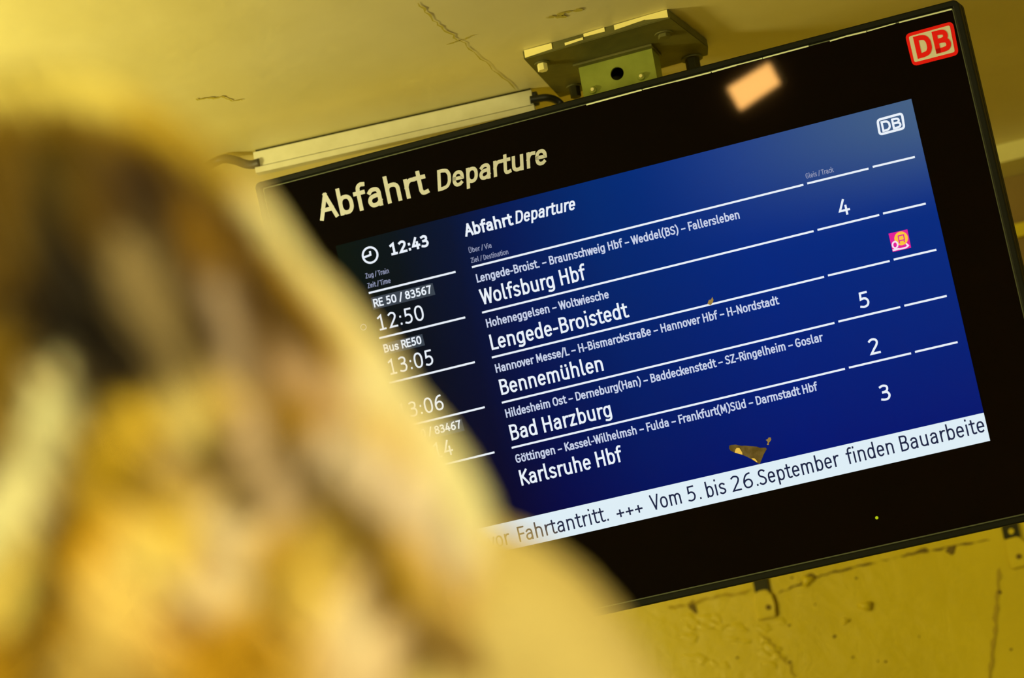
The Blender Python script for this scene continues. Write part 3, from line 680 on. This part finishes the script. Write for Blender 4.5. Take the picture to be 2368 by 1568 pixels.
# ------------------------------------------------------------------ cable trunking under the ceiling, with its cables
a, b2 = at_z(585, 352, ZC - 0.004), at_z(1228.5, 207, ZC - 0.004)
trk = empty('cable_trunking', a, 'long cream cable trunking strip fixed under the ceiling left of the bracket', 'cable trunking')
ex = (b2 - a); LT = ex.length; trk.rotation_euler = (0, 0, math.atan2(ex.y, ex.x))
HT = 0.0275
box('trunking_body', 0, LT, 0.0, 0.016, -HT, 0, TRUNK, trk, 0.0008)
box('trunking_lid', -0.0005, LT + 0.0005, -0.0022, 0.0155, -HT - 0.0125, -HT - 0.0016, TRUNK, trk, 0.0008)
box('lid_groove', 0.001, LT - 0.001, 0.0015, 0.015, -HT - 0.0016, -HT, DARKST, trk)
box('mounting_rail', 0.004, LT - 0.003, 0.003, 0.020, 0.0, 0.004, DARKST, trk)
def cable(name, pts, r, label, cat='cable'):
    V, F = tube_data(spline(pts, 8), r, 10)
    o = link_mesh(name, V, F, BLACK, None, True); tag(o, label, cat); return o
zt = lambda x, y, dz=0.012: at_z(x, y, ZC - dz)
cable('power_cable', [zt(470, 392, .012), zt(500, 374, .012), zt(520, 368, .012), zt(545, 372, .016), zt(565, 379, .022), zt(583, 381, .026), zt(600, 376, .026)], 0.0082, 'black cable entering the left end of the cream trunking')
cable('power_cable', [zt(1226, 231, .024), zt(1240, 229, .024), zt(1262, 226, .024), zt(1282, 230, .026), zt(1296, 240, .034), zt(1304, 256, .05)], 0.0068, 'black cable running from the trunking right end down behind the board')
cyl('cable_gland', (LT + 0.004, 0.007, -0.016), (1, 0, 0), 0.013, 0.008, BLACK, trk, 14, 0.001)

# ------------------------------------------------------------------ metal straps on the wall below the board
def strap(name, px_dark, px_tab, screw_px, label, hole=None):
    P = [at_y(x, y, YW - 0.006) for x, y in px_dark]
    cx_ = sum(p.x for p in P) / 4; e = empty(name, (cx_, YW, min(p.z for p in P)), label, 'wall bracket', 'straps on the wall below the board')
    up = Vector((0, 0, 0.10))
    prism('strap_plate', [inv(e, q) for q in (P[0] + up, P[1] + up, P[2], P[3])], (0, 0.004, 0), DARKST, e)
    T = [at_y(x, y, YW - 0.010) for x, y in px_tab]
    prism('painted_tab', [inv(e, q) for q in T], (0, 0.0095, 0), WALL, e, 0.0022)
    c = inv(e, at_y(*screw_px, YW - 0.011)); cyl('screw', c, (0, -1, 0), 0.0052, 0.004, CRACK, e, 12, 0.0006)
    if hole:
        c = inv(e, at_y(*hole, YW - 0.0065)); cyl('rivet', c, (0, -1, 0), 0.0058, 0.002, WALL, e, 16, 0)
    return e
strap('wall_strap', [(1739, 1347), (1773, 1339), (1779, 1366), (1746, 1371)], [(1745, 1373), (1752, 1367), (1770, 1363), (1778, 1368), (1782, 1376), (1789, 1384), (1791, 1398), (1795, 1424), (1752, 1434), (1746, 1400)], (1776.5, 1404.5), 'dark strap with painted tab on the wall below the middle of the board')
strap('wall_strap', [(2314, 1219), (2353, 1209), (2359, 1240), (2322, 1247)], [(2323, 1250), (2332, 1245), (2352, 1240), (2361, 1244), (2367, 1254), (2374, 1262), (2377, 1285), (2380, 1306), (2338, 1316), (2328, 1280)], (2356, 1287), 'dark strap with round rivet on the wall under the board right corner', (2338.5, 1229))

# ------------------------------------------------------------------ small hanging lamp that mirrors in the glass
def mirror_at(x, y, Y):
    d = ray(x, y); k = ((S_TL - CAM_P).dot(SN)) / d.dot(SN); P = CAM_P + d * k; d = d.normalized(); r = d - SN * (2 * d.dot(SN))
    return P + r * ((Y - P.y) / r.y)
YL = 3.1
lc = [mirror_at(x, y, YL) for x, y in ((1683, 204), (1777, 146), (1802, 194), (1712, 255))]
cen = sum(lc, Vector()) / 4
lamp = empty('hanging_lamp', (cen.x, YL, cen.z), 'small amber box lamp hanging from the ceiling facing the board', 'lamp')
amber = mat('amber_diffuser', (0.8, 0.5, 0.2), 0.4, emit=(1.0, 0.50, 0.13), strength=27.0)
q = [inv(lamp, c) for c in lc]
prism('diffuser', q, (0, -0.012, 0), amber, lamp)
bk = [c * 1.12 + Vector((0, -0.0125, 0)) for c in q]
prism('housing', bk, (0, -0.04, 0), FRAME, lamp)
box('stem', -0.006, 0.006, -0.038, -0.026, 0.03, ZC - cen.z, FRAME, lamp)

# ------------------------------------------------------------------ person seen from behind
crown = at_z(130, 230, 0) if False else None
d0 = ray(130, 232).normalized(); CR = CAM_P + d0 * 2.1
fw = Vector((d0.x, d0.y, 0)).normalized(); rt = Vector((fw.y, -fw.x, 0))
person = empty('person', (CR.x, CR.y, 0), 'person with long wavy blond hair seen from behind in a pale coat', 'person')
person.matrix_world = Matrix.Translation(person.location) @ Matrix((rt, fw, Vector((0, 0, 1)))).transposed().to_4x4()
HZ = CR.z                                                 # crown height
def loc_px(x, y, yl):
    """person-local point on the plane local-y = yl that the photograph shows at (x, y)"""
    d = ray(x, y); P0 = CR + fw * yl; k = ((P0 - CAM_P).dot(fw)) / d.dot(fw); P = CAM_P + d * k - Vector((CR.x, CR.y, 0))
    return Vector((P.dot(rt), yl, P.z))
SKIN = mat('skin', (0.62, 0.40, 0.28), 0.5)
def skin_obj(name, chain_nodes, edges, m, parent, root=0, sub=2):
    me = bpy.data.meshes.new(name); me.from_pydata([n[0] for n in chain_nodes], edges, []); me.update()
    o = bpy.data.objects.new(name, me); COL.objects.link(o)
    o.modifiers.new('skin', 'SKIN')
    for i, n in enumerate(chain_nodes):
        sv = me.skin_vertices[0].data[i]; r = n[1]; sv.radius = r if isinstance(r, tuple) else (r, r); sv.use_root = (i == root)
    sm = o.modifiers.new('sub', 'SUBSURF'); sm.levels = sub; sm.render_levels = sub
    bpy.context.view_layer.update()
    me2 = bpy.data.meshes.new_from_object(o.evaluated_get(bpy.context.evaluated_depsgraph_get()))
    bpy.data.objects.remove(o); o = bpy.data.objects.new(name, me2); COL.objects.link(o)
    me2.materials.clear(); me2.materials.append(m)
    for pl in me2.polygons: pl.use_smooth = True
    o.parent = parent; return o
H = HZ - 0.02                                             # body height without hair
nd, ed = [], []
def node(p, r, par=None):
    nd.append((p, r)); i = len(nd) - 1
    if par is not None: ed.append((par, i))
    return i
pel = node((0, 0, 0.53 * H), (0.135, 0.095))
wst = node((0, 0.01, 0.62 * H), (0.115, 0.085), pel)
che = node((0, 0.0, 0.73 * H), (0.135, 0.095), wst)
sho = node((0, -0.01, 0.81 * H), (0.11, 0.07), che)
nek = node((0, 0.0, 0.855 * H), 0.050, sho)
hd1 = node((0.0, 0.02, 0.895 * H), (0.060, 0.072), nek)
hd2 = node((-0.005, 0.015, 0.94 * H), (0.072, 0.088), hd1)
hd3 = node((-0.012, 0.005, 0.975 * H), (0.062, 0.080), hd2)
nos = node((0.0, 0.108, 0.918 * H), 0.012, hd2); node((0.0, 0.122, 0.908 * H), 0.009, nos)
chn = node((0.0, 0.095, 0.872 * H), 0.022, hd1)
for s in (-1, 1):
    ea = node((s * 0.072, 0.0, 0.918 * H), 0.012, hd2); node((s * 0.085, -0.01, 0.93 * H), 0.010, ea)
    a1 = node((s * 0.165, -0.01, 0.805 * H), 0.052, sho); a2 = node((s * 0.215, -0.02, 0.72 * H), 0.044, a1)
    el = node((s * 0.245, -0.01, 0.62 * H), 0.036, a2); wr = node((s * 0.25, 0.10, 0.525 * H), 0.024, el)
    pm = node((s * 0.25, 0.135, 0.492 * H), (0.018, 0.036), wr)
    for k in range(4):
        off = (k - 1.5) * 0.019; ln = (0.030, 0.036, 0.034, 0.026)[k]
        f1 = node((s * 0.25 - s * 0.003, 0.160 + off * 0.7, 0.462 * H - off * 0.5), 0.0088, pm)
        f2 = node((s * 0.247, 0.163 + off * 0.7, 0.462 * H - off * 0.5 - ln), 0.008, f1)
        node((s * 0.240, 0.155 + off * 0.7, 0.462 * H - off * 0.5 - ln * 1.8), 0.007, f2)
    th = node((s * 0.232, 0.150, 0.497 * H), 0.0105, pm); th2 = node((s * 0.224, 0.178, 0.483 * H), 0.009, th); node((s * 0.222, 0.196, 0.468 * H), 0.008, th2)
    h1 = node((s * 0.095, 0, 0.49 * H), 0.085, pel); kn = node((s * 0.10, 0.01, 0.285 * H), 0.056, h1)
    an = node((s * 0.105, -0.01, 0.05 * H), 0.038, kn); ft = node((s * 0.11, 0.06, 0.035), 0.034, an); node((s * 0.115, 0.15, 0.025), 0.024, ft)
body = skin_obj('body', nd, ed, SKIN, person)
for s in (-1, 1):
    bm = bmesh.new(); bmesh.ops.create_uvsphere(bm, u_segments=14, v_segments=10, radius=0.012)
    bmesh.ops.translate(bm, verts=bm.verts, vec=(s * 0.032, 0.098, 0.937 * H)); from_bm('eye', bm, mat('eye_white', (0.75, 0.72, 0.66), 0.2), body, True)
bm = bmesh.new(); bmesh.ops.create_uvsphere(bm, u_segments=14, v_segments=8, radius=1.0)
for v in bm.verts: v.co = Vector((v.co.x * 0.026, 0.112 + v.co.y * 0.008, 0.886 * H + v.co.z * 0.008))
from_bm('mouth', bm, mat('lips', (0.5, 0.2, 0.16), 0.4), body, True)
# coat: torso loft and sleeves, trousers, shoes
COAT = mottle(mat('coat_cloth', (0.66, 0.52, 0.26), 0.85), (0.60, 0.46, 0.20), (0.72, 0.58, 0.30), 9, 0.2, 120, 0.004)
def loft(rings, n=40):
    V, F = [], []
    for cx_, cy_, z, rx, ry in rings:
        for k in range(n):
            a = 2 * math.pi * k / n; c, s = math.cos(a), math.sin(a)
            V.append((cx_ + rx * math.copysign(abs(c) ** 0.85, c), cy_ + ry * math.copysign(abs(s) ** 0.85, s), z))
    for i in range(len(rings) - 1):
        for k in range(n): F.append((i*n+k, i*n+(k+1) % n, (i+1)*n+(k+1) % n, (i+1)*n+k))
    return V, F
V, F = loft([(0, 0, .44*H, .225, .17), (0, 0, .55*H, .205, .155), (0, .0, .64*H, .185, .14), (0, -.005, .72*H, .205, .15), (0, -.01, .765*H, .215, .145), (0, -.01, .80*H, .20, .125), (0, -.005, .83*H, .15, .10), (0, 0, .85*H, .085, .08), (0, 0, .872*H, .075, .075), (0, 0, .872*H, .068, .068), (0, 0, .83*H, .066, .066)])
for s in (-1, 1):
    pts = spline([(s*.13, -.01, .805*H), (s*.195, -.012, .79*H), (s*.235, -.02, .745*H), (s*.275, -.02, .69*H), (s*.295, -.01, .62*H), (s*.272, .05, .565*H), (s*.262, .105, .52*H)], 5)
    rr = [.060 + .022 * math.sin(min(1, i / 8) * math.pi / 2) - .0009 * i for i in range(len(pts))]
    v2, f2 = tube_data(pts, rr, 18); b_ = len(V); V += v2; F += [tuple(i + b_ for i in f) for f in f2]
coat = link_mesh('coat', V, F, COAT, body, True)
TRO = mat('trouser_cloth', (0.03, 0.035, 0.06), 0.9)
V, F = [], []
for s in (-1, 1):
    v2, f2 = tube_data(spline([(s*.085, 0, .52*H), (s*.098, 0, .42*H), (s*.10, .01, .285*H), (s*.104, -.005, .15*H), (s*.105, -.01, .045*H)], 5), [.108 - .0026 * i for i in range(21)], 20)
    b_ = len(V); V += v2; F += [tuple(i + b_ for i in f) for f in f2]
link_mesh('trousers', V, F, TRO, body, True)
for s in (-1, 1):
    bm = bmesh.new(); bmesh.ops.create_uvsphere(bm, u_segments=20, v_segments=12, radius=1)
    for v in bm.verts: v.co = Vector((s * .112 + v.co.x * .047, .055 + v.co.y * .135, max(0.0, .04 + v.co.z * .05 * (1.3 if v.co.y < -.2 else 1))))
    from_bm('shoe', bm, mat('shoe_leather', (0.05, 0.03, 0.02), 0.5), body, True)

# hair: a shell around the head and many tapered wavy locks, dark roots, blond lengths and painted-in shading
def interp(tab, t):
    if t <= tab[0][0]: return tab[0][1]
    for (a, va), (b_, vb) in zip(tab[:-1], tab[1:]):
        if t <= b_: return va + (vb - va) * (t - a) / (b_ - a)
    return tab[-1][1]
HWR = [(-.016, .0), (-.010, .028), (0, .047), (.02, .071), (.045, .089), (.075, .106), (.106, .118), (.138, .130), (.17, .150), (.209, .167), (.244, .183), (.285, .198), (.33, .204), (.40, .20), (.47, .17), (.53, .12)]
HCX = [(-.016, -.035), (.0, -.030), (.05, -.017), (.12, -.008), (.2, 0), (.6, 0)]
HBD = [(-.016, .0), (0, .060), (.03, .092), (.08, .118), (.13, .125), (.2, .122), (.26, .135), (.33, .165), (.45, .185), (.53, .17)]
# strand colours: roots and blond streaks, with painted halo, lit rim and shaded gaps
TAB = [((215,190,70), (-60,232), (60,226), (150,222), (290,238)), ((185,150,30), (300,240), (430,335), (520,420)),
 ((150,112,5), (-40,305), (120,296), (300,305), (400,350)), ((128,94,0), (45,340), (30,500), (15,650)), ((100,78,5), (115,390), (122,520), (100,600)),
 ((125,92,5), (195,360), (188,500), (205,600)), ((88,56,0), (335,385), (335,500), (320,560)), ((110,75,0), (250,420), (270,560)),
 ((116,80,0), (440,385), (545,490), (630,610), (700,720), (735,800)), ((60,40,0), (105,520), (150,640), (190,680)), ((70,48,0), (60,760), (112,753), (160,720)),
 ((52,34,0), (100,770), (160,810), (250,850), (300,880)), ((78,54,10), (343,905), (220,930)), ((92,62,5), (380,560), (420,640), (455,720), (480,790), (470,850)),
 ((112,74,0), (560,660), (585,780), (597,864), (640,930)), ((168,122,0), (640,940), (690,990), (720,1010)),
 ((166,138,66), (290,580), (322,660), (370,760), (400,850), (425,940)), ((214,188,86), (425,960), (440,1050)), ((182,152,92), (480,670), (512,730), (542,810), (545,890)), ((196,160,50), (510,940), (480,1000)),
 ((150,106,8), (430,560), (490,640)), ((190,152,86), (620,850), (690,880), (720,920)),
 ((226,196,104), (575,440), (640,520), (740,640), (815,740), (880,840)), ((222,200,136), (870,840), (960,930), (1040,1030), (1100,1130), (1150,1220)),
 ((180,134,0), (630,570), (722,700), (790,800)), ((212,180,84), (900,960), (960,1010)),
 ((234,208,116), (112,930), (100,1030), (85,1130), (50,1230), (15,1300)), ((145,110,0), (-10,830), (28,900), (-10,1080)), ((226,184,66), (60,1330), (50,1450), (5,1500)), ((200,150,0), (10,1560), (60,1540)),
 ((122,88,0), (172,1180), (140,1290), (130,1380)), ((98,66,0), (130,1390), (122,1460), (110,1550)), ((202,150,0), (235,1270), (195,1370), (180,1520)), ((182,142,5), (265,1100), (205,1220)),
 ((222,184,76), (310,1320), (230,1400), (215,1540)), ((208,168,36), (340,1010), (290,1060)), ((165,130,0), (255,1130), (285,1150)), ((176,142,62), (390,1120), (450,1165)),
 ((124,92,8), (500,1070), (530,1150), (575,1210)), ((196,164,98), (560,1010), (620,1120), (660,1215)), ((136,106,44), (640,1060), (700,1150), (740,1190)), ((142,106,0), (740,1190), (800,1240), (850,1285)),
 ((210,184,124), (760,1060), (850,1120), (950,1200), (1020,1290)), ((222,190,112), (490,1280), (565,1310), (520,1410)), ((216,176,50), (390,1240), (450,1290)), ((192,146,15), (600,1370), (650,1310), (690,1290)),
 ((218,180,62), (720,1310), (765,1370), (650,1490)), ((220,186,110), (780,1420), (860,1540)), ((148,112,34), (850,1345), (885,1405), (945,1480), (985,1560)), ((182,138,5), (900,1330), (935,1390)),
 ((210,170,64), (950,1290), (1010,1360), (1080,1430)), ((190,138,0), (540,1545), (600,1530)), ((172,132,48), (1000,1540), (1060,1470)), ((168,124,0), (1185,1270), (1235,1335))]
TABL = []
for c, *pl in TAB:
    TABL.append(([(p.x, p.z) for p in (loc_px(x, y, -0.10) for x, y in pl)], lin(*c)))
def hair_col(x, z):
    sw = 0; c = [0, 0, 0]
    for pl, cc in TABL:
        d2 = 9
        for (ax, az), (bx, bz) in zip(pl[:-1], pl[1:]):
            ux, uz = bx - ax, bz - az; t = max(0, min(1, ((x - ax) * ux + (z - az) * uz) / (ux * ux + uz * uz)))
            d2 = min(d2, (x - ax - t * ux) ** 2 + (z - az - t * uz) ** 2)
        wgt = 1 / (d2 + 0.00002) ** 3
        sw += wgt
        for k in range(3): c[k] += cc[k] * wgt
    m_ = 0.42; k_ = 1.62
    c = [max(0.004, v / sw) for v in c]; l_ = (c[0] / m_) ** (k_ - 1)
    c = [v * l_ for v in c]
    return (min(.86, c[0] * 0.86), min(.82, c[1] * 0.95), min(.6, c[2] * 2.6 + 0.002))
def hair_pt(s, d, lift=0.0):
    """s -1..1 across the back, d down from the crown"""
    hw_ = interp(HWR, d) + lift; cx_ = interp(HCX, d); bd = interp(HBD, d) + lift
    th = s * math.pi / 2
    return Vector((cx_ + hw_ * math.sin(th), -bd * math.cos(th) * 0.98 + 0.0, HZ - d))
V, F, CO = [], [], []
def add_tube(path, radii, seg, colf):
    v2, f2 = tube_data(path, radii, seg); b_ = len(V)
    for i, p in enumerate(v2):
        V.append(p); CO.append(colf(p, i // seg))
    F.extend(tuple(i + b_ for i in f) for f in f2)
# shell
ND, NS = 46, 49
base = len(V)
for i in range(ND):
    d = -0.016 + 0.016 + (0.50 + 0.0) * (i / (ND - 1)) - 0.0155
    for j in range(NS):
        s = -1.45 + 2.9 * j / (NS - 1)
        p = hair_pt(s, d, -0.004 + 0.004 * math.sin(9 * s + 22 * d) * min(1, max(0, d) * 8))
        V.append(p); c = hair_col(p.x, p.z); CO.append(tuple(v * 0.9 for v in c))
for i in range(ND - 1):
    for j in range(NS - 1): F.append((base+i*NS+j, base+i*NS+j+1, base+(i+1)*NS+j+1, base+(i+1)*NS+j))
# locks
rnd = random.Random(11)
for k in range(300):
    s0 = -1.25 + 2.5 * rnd.random(); dst = rnd.choice((-0.012, -0.008, 0.0, 0.03, 0.08, 0.14, 0.2)) + 0.02 * rnd.random(); den = min(0.52, dst + 0.22 + 0.28 * rnd.random())
    am = 0.05 + 0.07 * rnd.random(); ph = 6.28 * rnd.random(); fr = 26 + 16 * rnd.random(); n = 26; jit = 0.8 + 0.4 * rnd.random(); lf = 0.010 * rnd.random()
    path, rad = [], []
    for i in range(n):
        t = i / (n - 1); d = dst + (den - dst) * t
        s = s0 + am * math.sin(fr * d + ph) * min(1, max(0, d) * 6)
        path.append(hair_pt(s, d, lf - 0.004 + 0.008 * math.sin(fr * d * 0.9 + ph * 2) * min(1, max(0, d) * 6)))
        rad.append((0.0065 + 0.006 * rnd.random() * 0.2) * (0.35 + 1.0 * math.sin(math.pi * min(0.92, 0.12 + 0.8 * t))))
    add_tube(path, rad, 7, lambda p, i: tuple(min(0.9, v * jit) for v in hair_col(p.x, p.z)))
for k in range(420):
    s0 = (-1.0 if rnd.random() < .35 else 1.0) * (0.55 + 0.75 * rnd.random()) if k % 4 else -1 + 2 * rnd.random()
    dst = -0.013 + 0.30 * rnd.random() ** 1.6; den = dst + 0.06 + 0.16 * rnd.random(); ph = 6.28 * rnd.random(); lf = 0.003 + 0.016 * rnd.random() ** 1.5; n = 12
    path = []
    for i in range(n):
        t = i / (n - 1); d = dst + (den - dst) * t
        path.append(hair_pt(s0 + 0.05 * math.sin(24 * d + ph), d, lf * math.sin(math.pi * (0.1 + 0.8 * t))))
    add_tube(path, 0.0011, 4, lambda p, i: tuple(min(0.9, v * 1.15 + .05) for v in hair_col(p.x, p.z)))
me = bpy.data.meshes.new('hair'); me.from_pydata([tuple(v) for v in V], [], F); me.update()
hair = bpy.data.objects.new('hair', me); COL.objects.link(hair); hair.parent = body
hair['label'] = 'long wavy blond hair with darker roots and painted-in light and shade'
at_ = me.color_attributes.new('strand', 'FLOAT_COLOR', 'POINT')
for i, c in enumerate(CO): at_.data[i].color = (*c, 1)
for pl in me.polygons: pl.use_smooth = True
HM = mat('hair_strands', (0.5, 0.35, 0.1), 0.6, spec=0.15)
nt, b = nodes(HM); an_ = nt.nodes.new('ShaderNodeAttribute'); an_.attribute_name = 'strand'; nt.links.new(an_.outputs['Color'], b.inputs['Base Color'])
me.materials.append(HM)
